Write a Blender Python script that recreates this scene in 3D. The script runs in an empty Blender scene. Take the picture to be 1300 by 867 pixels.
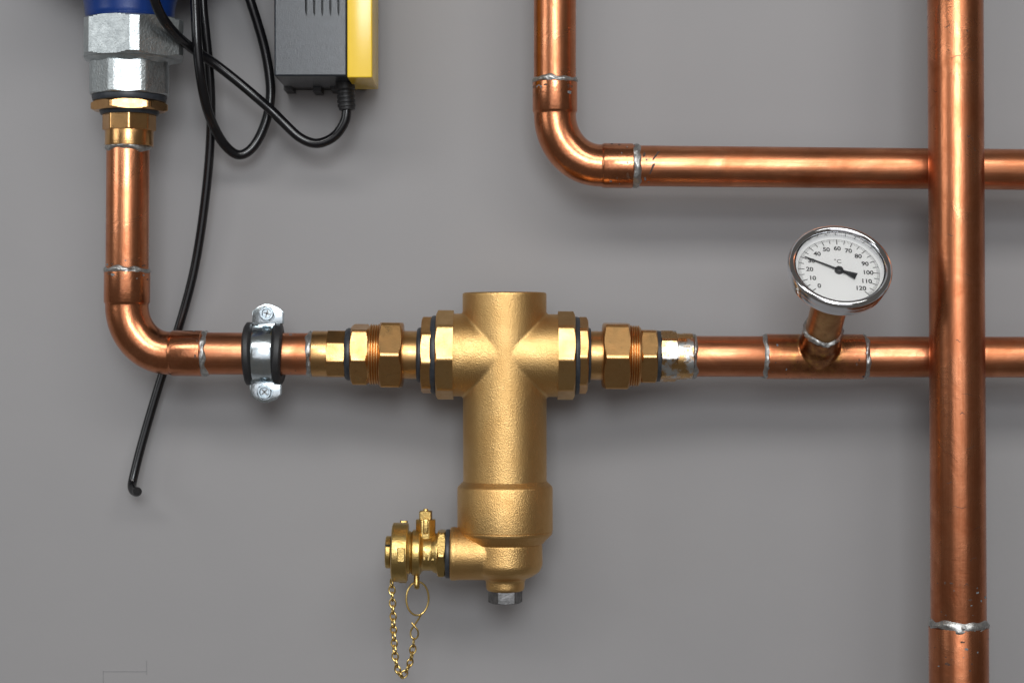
import bpy, bmesh, math, random
from mathutils import Vector, Matrix, noise

random.seed(7)
scn = bpy.context.scene
COL = scn.collection
PI = math.pi

# ------------------------------------------------------------------ camera
D = 1.45                      # camera to wall, metres
K = 3.957e-4                  # metres per photograph pixel, per metre of distance
cam = bpy.data.cameras.new('camera')
cam.sensor_width = 36.0
cam.lens = 36.0 / (1300 * K)
cam.clip_start = 0.01
cam.clip_end = 50
cam.dof.use_dof = True
cam.dof.focus_distance = D - 0.10
cam.dof.aperture_fstop = 9.0
camo = bpy.data.objects.new('camera', cam)
COL.objects.link(camo)
camo.location = (0, -D, 0)
camo.rotation_euler = (PI / 2, 0, 0)
scn.camera = camo

# ------------------------------------------------------------------ light
scn.view_settings.view_transform = 'Standard'
scn.view_settings.look = 'None'
scn.view_settings.exposure = 0.0
scn.view_settings.gamma = 1.0
world = bpy.data.worlds.new('World')
scn.world = world
world.use_nodes = True
bgn = world.node_tree.nodes['Background']
bgn.inputs[0].default_value = (1.0, 0.92, 0.85, 1)
bgn.inputs[1].default_value = 0.09


def area(name, loc, target, sx, sy, power, colour):
    l = bpy.data.lights.new(name, 'AREA')
    l.shape = 'RECTANGLE'
    l.size, l.size_y = sx, sy
    l.energy = power
    l.color = colour
    o = bpy.data.objects.new(name, l)
    COL.objects.link(o)
    o.location = loc
    o.rotation_euler = (Vector(target) - Vector(loc)).to_track_quat('-Z', 'Y').to_euler()
    return o


area('strip_lamp', (0.0, -2.35, 1.60), (0, -0.03, 0), 3.6, 0.58, 45, (1.0, 0.985, 0.965))
area('window_lamp', (0.0, -2.6, 0.62), (0, 0, 0), 0.8, 0.7, 23, (0.93, 0.97, 1.0))

area('room_fill_lamp', (0.0, -3.1, 0.05), (0, 0, 0), 2.8, 1.9, 15, (0.97, 0.96, 1.0))  # fill lamp added behind the camera, in place of the opposite room wall
area('side_soft_lamp', (-2.05, -1.35, 0.58), (-0.2, 0, 0.1), 0.9, 0.9, 7, (0.95, 0.98, 1.0))  # unseen soft lamp added at the left to brighten the union nut's facet

scn.cycles.use_denoising = True
scn.cycles.max_bounces = 10
scn.cycles.glossy_bounces = 6
scn.cycles.sample_clamp_indirect = 4.0

# ------------------------------------------------------------------ materials


def new_mat(name):
    m = bpy.data.materials.new(name)
    m.use_nodes = True
    nt = m.node_tree
    return m, nt, nt.nodes, nt.links, nt.nodes['Principled BSDF']


def noise_node(nt, scale, detail=3.0, rough=0.55, stretch=(1, 1, 1), dist=0.0):
    tc = nt.nodes.new('ShaderNodeTexCoord')
    mp = nt.nodes.new('ShaderNodeMapping')
    mp.inputs['Scale'].default_value = stretch
    nt.links.new(tc.outputs['Object'], mp.inputs['Vector'])
    n = nt.nodes.new('ShaderNodeTexNoise')
    n.inputs['Scale'].default_value = scale
    n.inputs['Detail'].default_value = detail
    n.inputs['Roughness'].default_value = rough
    n.inputs['Distortion'].default_value = dist
    nt.links.new(mp.outputs[0], n.inputs['Vector'])
    return n.outputs['Fac']


def ramp(nt, fac, stops):
    r = nt.nodes.new('ShaderNodeValToRGB')
    el = r.color_ramp.elements
    while len(el) < len(stops):
        el.new(0.5)
    for e, (p, c) in zip(el, stops):
        e.position = p
        e.color = c if len(c) == 4 else (*c, 1)
    nt.links.new(fac, r.inputs['Fac'])
    return r.outputs['Color']


def mix(nt, fac, a, b, mode='MIX'):
    m = nt.nodes.new('ShaderNodeMix')
    m.data_type = 'RGBA'
    m.blend_type = mode
    for sock, v in ((m.inputs[0], fac), (m.inputs[6], a), (m.inputs[7], b)):
        if hasattr(v, 'is_output'):
            nt.links.new(v, sock)
        else:
            sock.default_value = v if not isinstance(v, tuple) or len(v) == 4 else (*v, 1)
    return m.outputs[2]


def maprange(nt, v, a, b, c, d):
    n = nt.nodes.new('ShaderNodeMapRange')
    nt.links.new(v, n.inputs[0])
    for i, x in enumerate((a, b, c, d)):
        n.inputs[i + 1].default_value = x
    return n.outputs[0]


def bump(nt, b, heights, prev=None):
    out = None
    for h, strength, dist in heights:
        n = nt.nodes.new('ShaderNodeBump')
        n.inputs['Strength'].default_value = strength
        n.inputs['Distance'].default_value = dist
        nt.links.new(h, n.inputs['Height'])
        if out is not None:
            nt.links.new(out, n.inputs['Normal'])
        out = n.outputs['Normal']
    nt.links.new(out, b.inputs['Normal'])


def gg(v):
    return (v, v, v, 1)


def copper_mat(name, axis, rough=0.24, tarnish=0.5, c1=(0.77, 0.33, 0.17), c2=(0.57, 0.205, 0.09)):
    """bright drawn copper: streaks along the pipe, rubbed patches, dark specks"""
    m, nt, N, L, b = new_mat(name)
    along = [1, 1, 1]
    along[axis] = 0.04
    cross = [1, 1, 1]
    cross[axis] = 12
    streak = noise_node(nt, 900, 3, 0.6, tuple(along))
    patch = noise_node(nt, 38, 5, 0.65, (1, 1, 1), 0.6)
    rings = noise_node(nt, 130, 4, 0.7, tuple(cross))
    speck = noise_node(nt, 420, 2, 0.5)
    col = ramp(nt, patch, [(0.30, c2), (0.62, c1)])
    col = mix(nt, maprange(nt, streak, 0.35, 0.75, 0.0, 0.5), col, (0.47, 0.14, 0.055))
    film = noise_node(nt, 17, 5, 0.62, tuple(0.45 if i == axis else 1 for i in range(3)), 1.2)
    col = mix(nt, maprange(nt, film, 0.44, 0.70, 0.0, 0.62), col, (0.36, 0.135, 0.06))
    dark = ramp(nt, speck, [(0.70, gg(0)), (0.78, gg(1))])
    dark2 = ramp(nt, patch, [(0.50, gg(0)), (0.72, gg(1))])
    dk = mix(nt, 1.0, dark, dark2, 'MULTIPLY')
    dk = mix(nt, 1.0, dk, gg(tarnish), 'MULTIPLY')
    col = mix(nt, dk, col, (0.10, 0.05, 0.035))
    L.new(col, b.inputs['Base Color'])
    b.inputs['Metallic'].default_value = 1
    r = maprange(nt, patch, 0.3, 0.7, rough * 1.25, rough * 0.85)
    L.new(r, b.inputs['Roughness'])
    bump(nt, b, [(streak, 0.10, 0.0004), (rings, 0.10, 0.0004), (patch, 0.25, 0.0012)])
    return m


def metal_mat(name, c1, c2, rough, scale=60, grain=0, grain_strength=0.0, lathe=None, dark=None):
    m, nt, N, L, b = new_mat(name)
    patch = noise_node(nt, scale, 5, 0.6)
    col = ramp(nt, patch, [(0.32, c2), (0.66, c1)])
    hs = [(patch, 0.06, 0.0008)]
    if dark:
        sp = noise_node(nt, 300, 3, 0.6)
        f = ramp(nt, sp, [(0.62, gg(0)), (0.78, gg(0.5))])
        col = mix(nt, f, col, dark)
    if grain:
        g = noise_node(nt, grain, 2.5, 0.55)
        hs.append((g, grain_strength, 0.0006))
    if lathe is not None:
        st = [0.02, 0.02, 0.02]
        st[lathe] = 1
        lt = noise_node(nt, 1800, 2, 0.5, tuple(st))
        hs.append((lt, 0.08, 0.0004))
    L.new(col, b.inputs['Base Color'])
    b.inputs['Metallic'].default_value = 1
    rr = maprange(nt, patch, 0.3, 0.7, rough * 1.2, rough * 0.85)
    L.new(rr, b.inputs['Roughness'])
    bump(nt, b, hs)
    return m


def plain_mat(name, c, rough, c2=None, scale=80, grain=0, gs=0.2, gdist=0.0003, spec=0.5, coat=0.0):
    m, nt, N, L, b = new_mat(name)
    if c2:
        patch = noise_node(nt, scale, 4, 0.6)
        L.new(ramp(nt, patch, [(0.35, c), (0.68, c2)]), b.inputs['Base Color'])
    else:
        b.inputs['Base Color'].default_value = (*c, 1)
    b.inputs['Roughness'].default_value = rough
    b.inputs['Specular IOR Level'].default_value = spec
    b.inputs['Coat Weight'].default_value = coat
    if grain:
        g = noise_node(nt, grain, 2, 0.5)
        bump(nt, b, [(g, gs, gdist)])
    return m


def wall_mat():
    m, nt, N, L, b = new_mat('grey_wall_paint')
    big = noise_node(nt, 3.0, 4, 0.5)
    fine = noise_node(nt, 14, 5, 0.6)
    col = ramp(nt, big, [(0.3, (0.268, 0.263, 0.267)), (0.7, (0.286, 0.279, 0.280))])
    f = maprange(nt, fine, 0.3, 0.8, 0.0, 0.16)
    col = mix(nt, f, col, (0.242, 0.237, 0.240))
    L.new(col, b.inputs['Base Color'])
    b.inputs['Roughness'].default_value = 0.55
    b.inputs['Specular IOR Level'].default_value = 0.35
    peel = noise_node(nt, 420, 3, 0.5)
    wav = noise_node(nt, 30, 3, 0.5)
    bump(nt, b, [(peel, 0.06, 0.0006), (wav, 0.12, 0.002)])
    return m


CAST_BRASS = metal_mat('cast_brass', (0.72, 0.46, 0.185), (0.62, 0.37, 0.135), 0.39, 45, 1300, 0.55)
MILLED_BRASS = metal_mat('milled_brass', (0.74, 0.48, 0.21), (0.62, 0.37, 0.14), 0.31, 70, 900, 0.2, 0, (0.34, 0.19, 0.07))
BRASS = metal_mat('turned_brass', (0.72, 0.435, 0.18), (0.58, 0.315, 0.12), 0.31, 120, 1200, 0.09, 0, (0.20, 0.11, 0.05))
BRASS_YELLOW = metal_mat('yellow_brass', (0.66, 0.47, 0.18), (0.54, 0.36, 0.115), 0.34, 160, 800, 0.3, 0, (0.25, 0.14, 0.04))
BRASS_WIRE = metal_mat('brass_wire', (0.70, 0.52, 0.20), (0.55, 0.37, 0.11), 0.3, 200)
BRASS_UPRIGHT = metal_mat('upright_turned_brass', (0.70, 0.42, 0.18), (0.58, 0.31, 0.12), 0.22, 120, 1500, 0.10, 2, (0.20, 0.11, 0.05))
COPPER_X = copper_mat('copper_level', 0, 0.34)
COPPER_Z = copper_mat('copper_upright', 2, 0.28)
COPPER_BIG = copper_mat('copper_wide', 2, 0.28, 0.9, (0.72, 0.29, 0.145), (0.46, 0.15, 0.065))
COPPER_BEND = copper_mat('copper_bend', 1, 0.23, 0.8)
COPPER_OLD = metal_mat('tarnished_copper', (0.62, 0.36, 0.16), (0.42, 0.21, 0.09), 0.34, 90, 500, 0.15, None, (0.10, 0.045, 0.02))
SOLDER = metal_mat('solder', (0.58, 0.58, 0.56), (0.32, 0.32, 0.31), 0.45, 260, 700, 0.4, None, (0.10, 0.09, 0.08))
GALV = metal_mat('galvanised_iron', (0.60, 0.64, 0.645), (0.44, 0.48, 0.49), 0.42, 150, 620, 0.55, None, (0.30, 0.32, 0.32))
ZINC = metal_mat('zinc_plate', (0.74, 0.81, 0.84), (0.60, 0.69, 0.74), 0.20, 160, 400, 0.12)
def tinned_mat():
    m, nt, N, L, b = new_mat('tinned_brass')
    f = ramp(nt, noise_node(nt, 95, 4, 0.65), [(0.47, gg(0)), (0.58, gg(1))])
    base = ramp(nt, noise_node(nt, 140, 4, 0.6), [(0.3, (0.58, 0.33, 0.13)), (0.7, (0.72, 0.46, 0.20))])
    L.new(mix(nt, f, base, (0.66, 0.68, 0.68)), b.inputs['Base Color'])
    b.inputs['Metallic'].default_value = 1
    L.new(maprange(nt, f, 0, 1, 0.27, 0.36), b.inputs['Roughness'])
    bump(nt, b, [(f, 0.3, 0.0004)])
    return m


TINNED = tinned_mat()
STEEL_DARK = metal_mat('dark_steel', (0.26, 0.26, 0.26), (0.13, 0.13, 0.13), 0.42, 200, 500, 0.3, None, (0.05, 0.05, 0.05))
SCREWM = metal_mat('screw_zinc', (0.50, 0.57, 0.61), (0.36, 0.42, 0.46), 0.26, 200, 400, 0.12)
CHROME = metal_mat('chrome', (0.82, 0.83, 0.85), (0.76, 0.77, 0.79), 0.09, 90)
BLUE = plain_mat('blue_enamel', (0.005, 0.028, 0.15), 0.30, (0.007, 0.036, 0.18), 60, 500, 0.10)
BLACK_BOX = plain_mat('charcoal_plastic', (0.012, 0.015, 0.020), 0.26, (0.022, 0.027, 0.034), 200, 1300, 0.2, 0.0003, 0.42)
YELLOW = plain_mat('yellow_plastic', (0.86, 0.57, 0.03), 0.22, (0.90, 0.61, 0.04), 50, 900, 0.06, 0.0003, 0.7)
RUBBER = plain_mat('black_rubber', (0.014, 0.014, 0.015), 0.5, (0.020, 0.020, 0.021), 200, 700, 0.15)
GASKET = plain_mat('gasket_rubber', (0.020, 0.024, 0.030), 0.42, (0.035, 0.040, 0.048), 300, 700, 0.2)
CABLE = plain_mat('cable_sheath', (0.005, 0.005, 0.006), 0.22, (0.008, 0.008, 0.009), 90, 600, 0.06)
HOLE = plain_mat('dark_slot', (0.006, 0.006, 0.006), 0.7)
DIAL = plain_mat('dial_white', (0.88, 0.88, 0.865), 0.5)
INK = plain_mat('black_ink', (0.012, 0.012, 0.014), 0.5)
NEEDLE = plain_mat('needle_black', (0.014, 0.016, 0.020), 0.35)
MARKER = plain_mat('marker_ink', (0.045, 0.022, 0.016), 0.5, (0.09, 0.045, 0.03), 900)
PENCIL = plain_mat('pencil_lead', (0.215, 0.213, 0.217), 0.6, (0.245, 0.245, 0.247), 500)
WALLM = wall_mat()


def glass_mat():
    m = bpy.data.materials.new('gauge_glass')
    m.use_nodes = True
    nt = m.node_tree
    nt.nodes.clear()
    out = nt.nodes.new('ShaderNodeOutputMaterial')
    tr = nt.nodes.new('ShaderNodeBsdfTransparent')
    tr.inputs[0].default_value = (0.985, 0.985, 0.985, 1)
    gl = nt.nodes.new('ShaderNodeBsdfGlossy')
    gl.inputs['Roughness'].default_value = 0.03
    fr = nt.nodes.new('ShaderNodeFresnel')
    fr.inputs[0].default_value = 1.45
    mx = nt.nodes.new('ShaderNodeMixShader')
    nt.links.new(fr.outputs[0], mx.inputs[0])
    nt.links.new(tr.outputs[0], mx.inputs[1])
    nt.links.new(gl.outputs[0], mx.inputs[2])
    nt.links.new(mx.outputs[0], out.inputs[0])
    return m


GLASS = glass_mat()

# ------------------------------------------------------------------ helpers


def s_at(d):
    """metres per photograph pixel at distance d in front of the wall"""
    return (D - d) * K


def at(px, py, d):
    s = s_at(d)
    return Vector(((px - 650) * s, -d, (433.5 - py) * s))


def thing(name, label, cat, loc, group=None):
    o = bpy.data.objects.new(name, None)
    o.empty_display_size = 0.02
    COL.objects.link(o)
    o.location = loc
    o['label'] = label
    o['category'] = cat
    if group:
        o['group'] = group
    return o


def root_of(o):
    while o.parent:
        o = o.parent
    return o


def obj(name, bm, mat, parent=None, sharp=32, label=None, local=False):
    if parent is not None and not local:
        bmesh.ops.translate(bm, verts=bm.verts, vec=-root_of(parent).location)
    bmesh.ops.recalc_face_normals(bm, faces=bm.faces)
    lim = math.radians(sharp)
    for f in bm.faces:
        f.smooth = True
    for e in bm.edges:
        if len(e.link_faces) == 2:
            if e.calc_face_angle(0) > lim:
                e.smooth = False
    me = bpy.data.meshes.new(name)
    bm.to_mesh(me)
    bm.free()
    me.materials.append(mat)
    o = bpy.data.objects.new(name, me)
    COL.objects.link(o)
    if parent is not None:
        o.parent = parent
    if label:
        o['label'] = label
    return o


def frame_of(axis):
    """(e1, e2): e1 points to the viewer as far as it can, e2 across it"""
    a = Vector(axis).normalized()
    e1 = Vector((0, -1, 0)) - a * a.dot(Vector((0, -1, 0)))
    if e1.length < 0.2:
        e1 = Vector((0, 0, 1)) - a * a.dot(Vector((0, 0, 1)))
    e1.normalize()
    e2 = a.cross(e1)
    if abs(a.x) > 0.9 and e2.z < 0:
        e2 = -e2
    if abs(a.z) > 0.9 and e2.x < 0:
        e2 = -e2
    return a, e1, e2


def rounded(profile, b):
    """round the corners of an open (t, r) profile"""
    out = [profile[0]]
    for i in range(1, len(profile) - 1):
        p, q, n = (Vector(profile[j]) for j in (i - 1, i, i + 1))
        u, v = p - q, n - q
        if u.length < 1e-9 or v.length < 1e-9 or b <= 0:
            out.append(tuple(q))
            continue
        ang = u.angle(v)
        if ang > math.radians(160):
            out.append(tuple(q))
            continue
        k = min(b, u.length * 0.42, v.length * 0.42)
        a0, a1 = q + u.normalized() * k, q + v.normalized() * k
        for w in (0, 0.33, 0.67, 1):
            out.append(tuple(a0 * (1 - w) ** 2 + q * 2 * w * (1 - w) + a1 * w ** 2))
    out.append(profile[-1])
    return out


def add_rings(bm, rings, closed_u=True):
    """rings: list of lists of points (or single points) joined in order"""
    vs = [[bm.verts.new(p) for p in r] for r in rings]
    for a, b in zip(vs, vs[1:]):
        n = max(len(a), len(b))
        for i in range(n):
            j = (i + 1) % n
            if len(a) == 1:
                bm.faces.new((a[0], b[i], b[j]))
            elif len(b) == 1:
                bm.faces.new((a[i], a[j], b[0]))
            else:
                bm.faces.new((a[i], a[j], b[j], b[i]))
    return vs


def add_lathe(bm, o, axis, profile, n=64, bev=0.0004, warp=None):
    a, e1, e2 = frame_of(axis)
    o = Vector(o)
    if bev:
        profile = rounded(profile, bev)
    rings = []
    for t, r in profile:
        if r < 1e-7:
            rings.append([o + a * t])
        else:
            ring = []
            for k in range(n):
                th = 2 * PI * k / n
                rr, tt = (r, t) if warp is None else warp(th, t, r)
                ring.append(o + a * tt + (e1 * math.cos(th) + e2 * math.sin(th)) * rr)
            rings.append(ring)
    add_rings(bm, rings)
    return bm


def tube_profile(t0, t1, r, inner=None):
    if inner is None:
        return [(t0, 0), (t0, r), (t1, r), (t1, 0)]
    return [(t0, inner), (t0, r), (t1, r), (t1, inner)]


def add_nut(bm, o, axis, t0, t1, rc, n, phi, ch0=True, ch1=True, corner=0.985, hole=None, slope=1.9, start=0.95):
    """polygonal nut with the turned chamfers that leave curved facet edges"""
    a, e1, e2 = frame_of(axis)
    o = Vector(o)
    rf = rc * math.cos(PI / n)
    seg = 12
    ths = []
    for k in range(n):
        base = phi + k * 2 * PI / n
        for j in range(seg):
            ths.append(base + 2 * PI / n * j / seg)
        # extra samples hard by the corner
        ths.append(base + math.radians(2.2))
        ths.append(base + 2 * PI / n - math.radians(2.2))
    ths.sort()

    def poly(th):
        x = (th - phi) % (2 * PI / n) - PI / n
        return min(rf / math.cos(x), rc * corner)
    cap = rc * corner
    dt = (cap - start * rf) / slope
    ts = []
    if ch0:
        for i in range(7):
            ts.append((t0 + dt * i / 6, start * rf + slope * dt * i / 6))
    else:
        ts.append((t0, rc))
    if ch1:
        for i in range(7):
            ts.append((t1 - dt * (6 - i) / 6, start * rf + slope * dt * (6 - i) / 6))
    else:
        ts.append((t1, rc))
    rings = [[o + a * t0]] if hole is None else [[o + a * t0 + (e1 * math.cos(t) + e2 * math.sin(t)) * hole for t in ths]]
    for t, cone in ts:
        rings.append([o + a * t + (e1 * math.cos(th) + e2 * math.sin(th)) * min(poly(th), cone) for th in ths])
    rings.append([o + a * t1] if hole is None else [o + a * t1 + (e1 * math.cos(t) + e2 * math.sin(t)) * hole for t in ths])
    add_rings(bm, rings)
    return bm


def smooth_path(pts, n=8):
    pts = [Vector(p) for p in pts]
    out = []
    for i in range(len(pts) - 1):
        p0 = pts[max(i - 1, 0)]
        p1, p2 = pts[i], pts[i + 1]
        p3 = pts[min(i + 2, len(pts) - 1)]
        for k in range(n):
            t = k / n
            out.append(0.5 * ((2 * p1) + (p2 - p0) * t + (2 * p0 - 5 * p1 + 4 * p2 - p3) * t * t + (3 * p1 - p0 - 3 * p2 + p3) * t ** 3))
    out.append(pts[-1])
    return out


def add_sweep(bm, pts, radii, n=24, caps=True, closed=False):
    pts = [Vector(p) for p in pts]
    if not hasattr(radii, '__len__'):
        radii = [radii] * len(pts)
    m = len(pts)
    tang = []
    for i in range(m):
        if closed:
            t = pts[(i + 1) % m] - pts[(i - 1) % m]
        else:
            t = pts[min(i + 1, m - 1)] - pts[max(i - 1, 0)]
        tang.append(t.normalized())
    up = Vector((0, -1, 0))
    if abs(up.dot(tang[0])) > 0.9:
        up = Vector((0, 0, 1))
    e1 = (up - tang[0] * up.dot(tang[0])).normalized()
    rings = []
    for i in range(m):
        e1 = (e1 - tang[i] * e1.dot(tang[i])).normalized()
        e2 = tang[i].cross(e1)
        rings.append([pts[i] + (e1 * math.cos(2 * PI * k / n) + e2 * math.sin(2 * PI * k / n)) * radii[i] for k in range(n)])
    if closed:
        rings.append(rings[0])
        vs = [[bm.verts.new(p) for p in r] for r in rings[:-1]]
        vs.append(vs[0])
        for a, b in zip(vs, vs[1:]):
            for k in range(n):
                j = (k + 1) % n
                bm.faces.new((a[k], a[j], b[j], b[k]))
        return bm
    if caps:
        rings = [[pts[0]]] + rings + [[pts[-1]]]
    add_rings(bm, rings)
    return bm


def add_box(bm, lo, hi, bev=0.0, seg=2, mat=None):
    lo, hi = Vector(lo), Vector(hi)
    r = bmesh.ops.create_cube(bm, size=1)
    vs = r['verts']
    for v in vs:
        v.co = Vector(((v.co.x + 0.5) * (hi.x - lo.x) + lo.x, (v.co.y + 0.5) * (hi.y - lo.y) + lo.y, (v.co.z + 0.5) * (hi.z - lo.z) + lo.z))
        if mat is not None:
            v.co = mat @ v.co
    if bev:
        es = {e for v in vs for e in v.link_edges}
        bmesh.ops.bevel(bm, geom=list(es), offset=bev, segments=seg, affect='EDGES', profile=0.5)
    return bm


def add_prism(bm, outline, m, t0, t1, bev=0.0):
    """outline: 2D points in the plane of matrix m (x, y), extruded t0..t1 along its z"""
    a = [bm.verts.new(m @ Vector((x, y, t0))) for x, y in outline]
    b = [bm.verts.new(m @ Vector((x, y, t1))) for x, y in outline]
    n = len(outline)
    fs = [bm.faces.new(a[::-1]), bm.faces.new(b)]
    for i in range(n):
        j = (i + 1) % n
        fs.append(bm.faces.new((a[i], a[j], b[j], b[i])))
    if bev:
        es = {e for f in fs for e in f.edges}
        bmesh.ops.bevel(bm, geom=list(es), offset=bev, segments=2, affect='EDGES', profile=0.5)
    return bm


def add_patch(bm, o, axis, r, pts_lo, pts_hi):
    """thin mark lying on a cylinder: rows of (t, theta)"""
    a, e1, e2 = frame_of(axis)
    lo = [bm.verts.new(o + a * t + (e1 * math.cos(h) + e2 * math.sin(h)) * r) for t, h in pts_lo]
    hi = [bm.verts.new(o + a * t + (e1 * math.cos(h) + e2 * math.sin(h)) * r) for t, h in pts_hi]
    for i in range(len(lo) - 1):
        bm.faces.new((lo[i], lo[i + 1], hi[i + 1], hi[i]))


def voxel_union(name, bm, voxel, smooth, mat, parent, sharp=60):
    """fuse overlapping closed shapes into one casting with small fillets"""
    o = obj(name, bm, mat, parent)
    md = o.modifiers.new('fuse', 'REMESH')
    md.mode = 'VOXEL'
    md.voxel_size = voxel
    md.use_smooth_shade = True
    sm = o.modifiers.new('soften', 'SMOOTH')
    sm.factor = 0.5
    sm.iterations = smooth
    bpy.context.view_layer.update()
    dg = bpy.context.evaluated_depsgraph_get()
    me = bpy.data.meshes.new_from_object(o.evaluated_get(dg))
    o.modifiers.clear()
    old = o.data
    o.data = me
    bpy.data.meshes.remove(old)
    me.name = name
    if not me.materials:
        me.materials.append(mat)
    for p in me.polygons:
        p.use_smooth = True
    return o


def text_mesh(body, size, m, depth=0.00015, align='CENTER', bold=0.0):
    """lettering as a mesh, placed by matrix m"""
    c = bpy.data.curves.new('lettering', 'FONT')
    c.body = body
    c.size = size
    c.align_x = align
    c.align_y = 'CENTER'
    c.extrude = depth
    c.offset = bold
    c.resolution_u = 4
    t = bpy.data.objects.new('lettering', c)
    COL.objects.link(t)
    bpy.context.view_layer.update()
    dg = bpy.context.evaluated_depsgraph_get()
    me = bpy.data.meshes.new_from_object(t.evaluated_get(dg))
    bpy.data.objects.remove(t)
    bpy.data.curves.remove(c)
    me.transform(m)
    bm = bmesh.new()
    bm.from_mesh(me)
    bpy.data.meshes.remove(me)
    return bm


def solder_ring(parent, o, axis, t, r, w, h=0.0009, seed=0.0, lean=0.0):
    w, h = w * 1.25, h * 1.25
    """uneven bead of solder round a joint"""
    bm = bmesh.new()
    prof = []
    for i in range(9):
        u = i / 8
        prof.append((t - w / 2 + w * u, r - 0.0006 + (h + 0.0006) * math.sin(PI * u) ** 0.7 if 0 < u < 1 else r - 0.0006))

    def warp(th, tt, rr):
        p = Vector((math.cos(th) * 2.0, math.sin(th) * 2.0, seed))
        q = Vector((math.cos(th) * 5.5, math.sin(th) * 5.5, seed + 9 + tt * 900))
        bead = max(rr - r, 0)
        shift = noise.noise(p) * w * 0.34 + lean * math.cos(th)
        k = 1.0 + 1.0 * noise.noise(q)
        wid = 1.0 + 0.75 * noise.noise(p + Vector((7, 3, 1)))
        return (rr if rr <= r else r + bead * k), t + (tt - t) * wid + shift
    add_lathe(bm, o, axis, prof, 72, 0, warp)
    return obj('solder_ring', bm, SOLDER, parent, 60)


# ------------------------------------------------------------------ the wall
bm = bmesh.new()
add_box(bm, (-1.6, 0, -1.3), (1.6, 0.1, 1.3))
wall = obj('wall', bm, WALLM)
wall['kind'] = 'structure'
wall['label'] = 'plain grey painted wall behind the pipework'
for (x0, y0, x1, y1, w) in ((131, 852, 186, 851, .7), (131, 851, 131, 870, .8), (186, 838, 186, 856, .9)):
    bm = bmesh.new()
    p, q = at(x0, y0, 0), at(x1, y1, 0)
    if abs(x1 - x0) > abs(y1 - y0):
        add_box(bm, (p.x, -0.0003, p.z - w * 2.5e-4), (q.x, 0.001, p.z + w * 2.5e-4))
    else:
        add_box(bm, (p.x - w * 2.5e-4, -0.0003, min(p.z, q.z)), (p.x + w * 2.5e-4, 0.001, max(p.z, q.z)))
    obj('pencil_mark', bm, PENCIL, wall, local=True)

P6 = s_at(0.06)               # metres per pixel in the plane of the pipes


class Run:
    """a straight axis through two photograph points at one distance from the wall"""

    def __init__(self, p, q, d=0.06):
        self.o = at(*p, d)
        self.e = at(*q, d)
        self.axis = (self.e - self.o).normalized()
        self.px0 = p
        self.k = (self.e - self.o).length / math.hypot(q[0] - p[0], q[1] - p[1])

    def t(self, px):
        """distance along the axis of a pixel (x for level runs, y for upright ones)"""
        if abs(self.axis.x) > abs(self.axis.z):
            return (px - self.px0[0]) * self.k / abs(self.axis.x) * (1 if self.axis.x > 0 else -1)
        return (self.px0[1] - px) * self.k / abs(self.axis.z) * (1 if self.axis.z > 0 else -1)

    def lathe(self, name, mat, parent, segs, n=64, bev=0.0004, **kw):
        bm = bmesh.new()
        add_lathe(bm, self.o, self.axis, [(self.t(a), r * self.k) for a, r in segs], n, bev)
        return obj(name, bm, mat, parent, **kw)

    def pipe(self, name, mat, parent, a, b, r, **kw):
        return self.lathe(name, mat, parent, [(a, 0), (a, r), (b, r), (b, 0)], **kw)

    def nut(self, name, mat, parent, a, b, rc, n, phi, label=None, **kw):
        bm = bmesh.new()
        t0, t1 = sorted((self.t(a), self.t(b)))
        add_nut(bm, self.o, self.axis, t0, t1, rc * self.k, n, math.radians(phi), **kw)
        return obj(name, bm, mat, parent, 24, label)

    def ring(self, parent, a, r, w, seed, lean=0.0, h=0.0009):
        return solder_ring(parent, self.o, self.axis, self.t(a), r * self.k, w * self.k, h, seed, lean)


def elbow(parent, run_v, run_h, y_top, y_bend, x_bend, x_end, r_sleeve, r_bend, mat):
    """sleeve - quarter bend - sleeve, one fitting"""
    k = run_v.k
    vx = lambda py: run_v.o + run_v.axis * run_v.t(py)
    hx = lambda px: run_h.o + run_h.axis * run_h.t(px)
    A, B = vx(y_bend), hx(x_bend)
    ua = (vx(y_bend) - vx(y_top)).normalized()
    ub = (hx(x_end) - hx(x_bend)).normalized()
    pts, rad = [], []
    P = vx(y_top)
    b = 0.0006
    for f, r in ((0, r_sleeve * k - b), (b, r_sleeve * k)):
        pts.append(P + ua * f)
        rad.append(r)
    e = 0.0009
    for f, r in ((-e * 1.6, r_sleeve * k), (-e * 0.7, r_sleeve * k - 0.0004), (0, r_bend * k + 0.0001), (e, r_bend * k)):
        pts.append(A + ua * f)
        rad.append(r)
    # circular-ish bend by a cubic with the right handles
    A2, B2 = A + ua * e, B - ub * e
    R = ((B2 - A2).length / math.sqrt(2))
    h = 0.5523 * R
    c1, c2 = A2 + ua * h, B2 - ub * h
    for i in range(1, 30):
        t = i / 30
        pts.append(A2 * (1 - t) ** 3 + c1 * 3 * t * (1 - t) ** 2 + c2 * 3 * t * t * (1 - t) + B2 * t ** 3)
        rad.append(r_bend * k)
    for f, r in ((-e, r_bend * k), (0, r_bend * k + 0.0001), (e * 0.7, r_sleeve * k - 0.0004), (e * 1.6, r_sleeve * k)):
        pts.append(B + ub * f)
        rad.append(r)
    Q = hx(x_end)
    pts += [Q - ub * b, Q]
    rad += [r_sleeve * k, r_sleeve * k - b]
    bm = bmesh.new()
    add_sweep(bm, pts, rad, 72)
    return obj('elbow', bm, mat, parent, 40)


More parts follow.
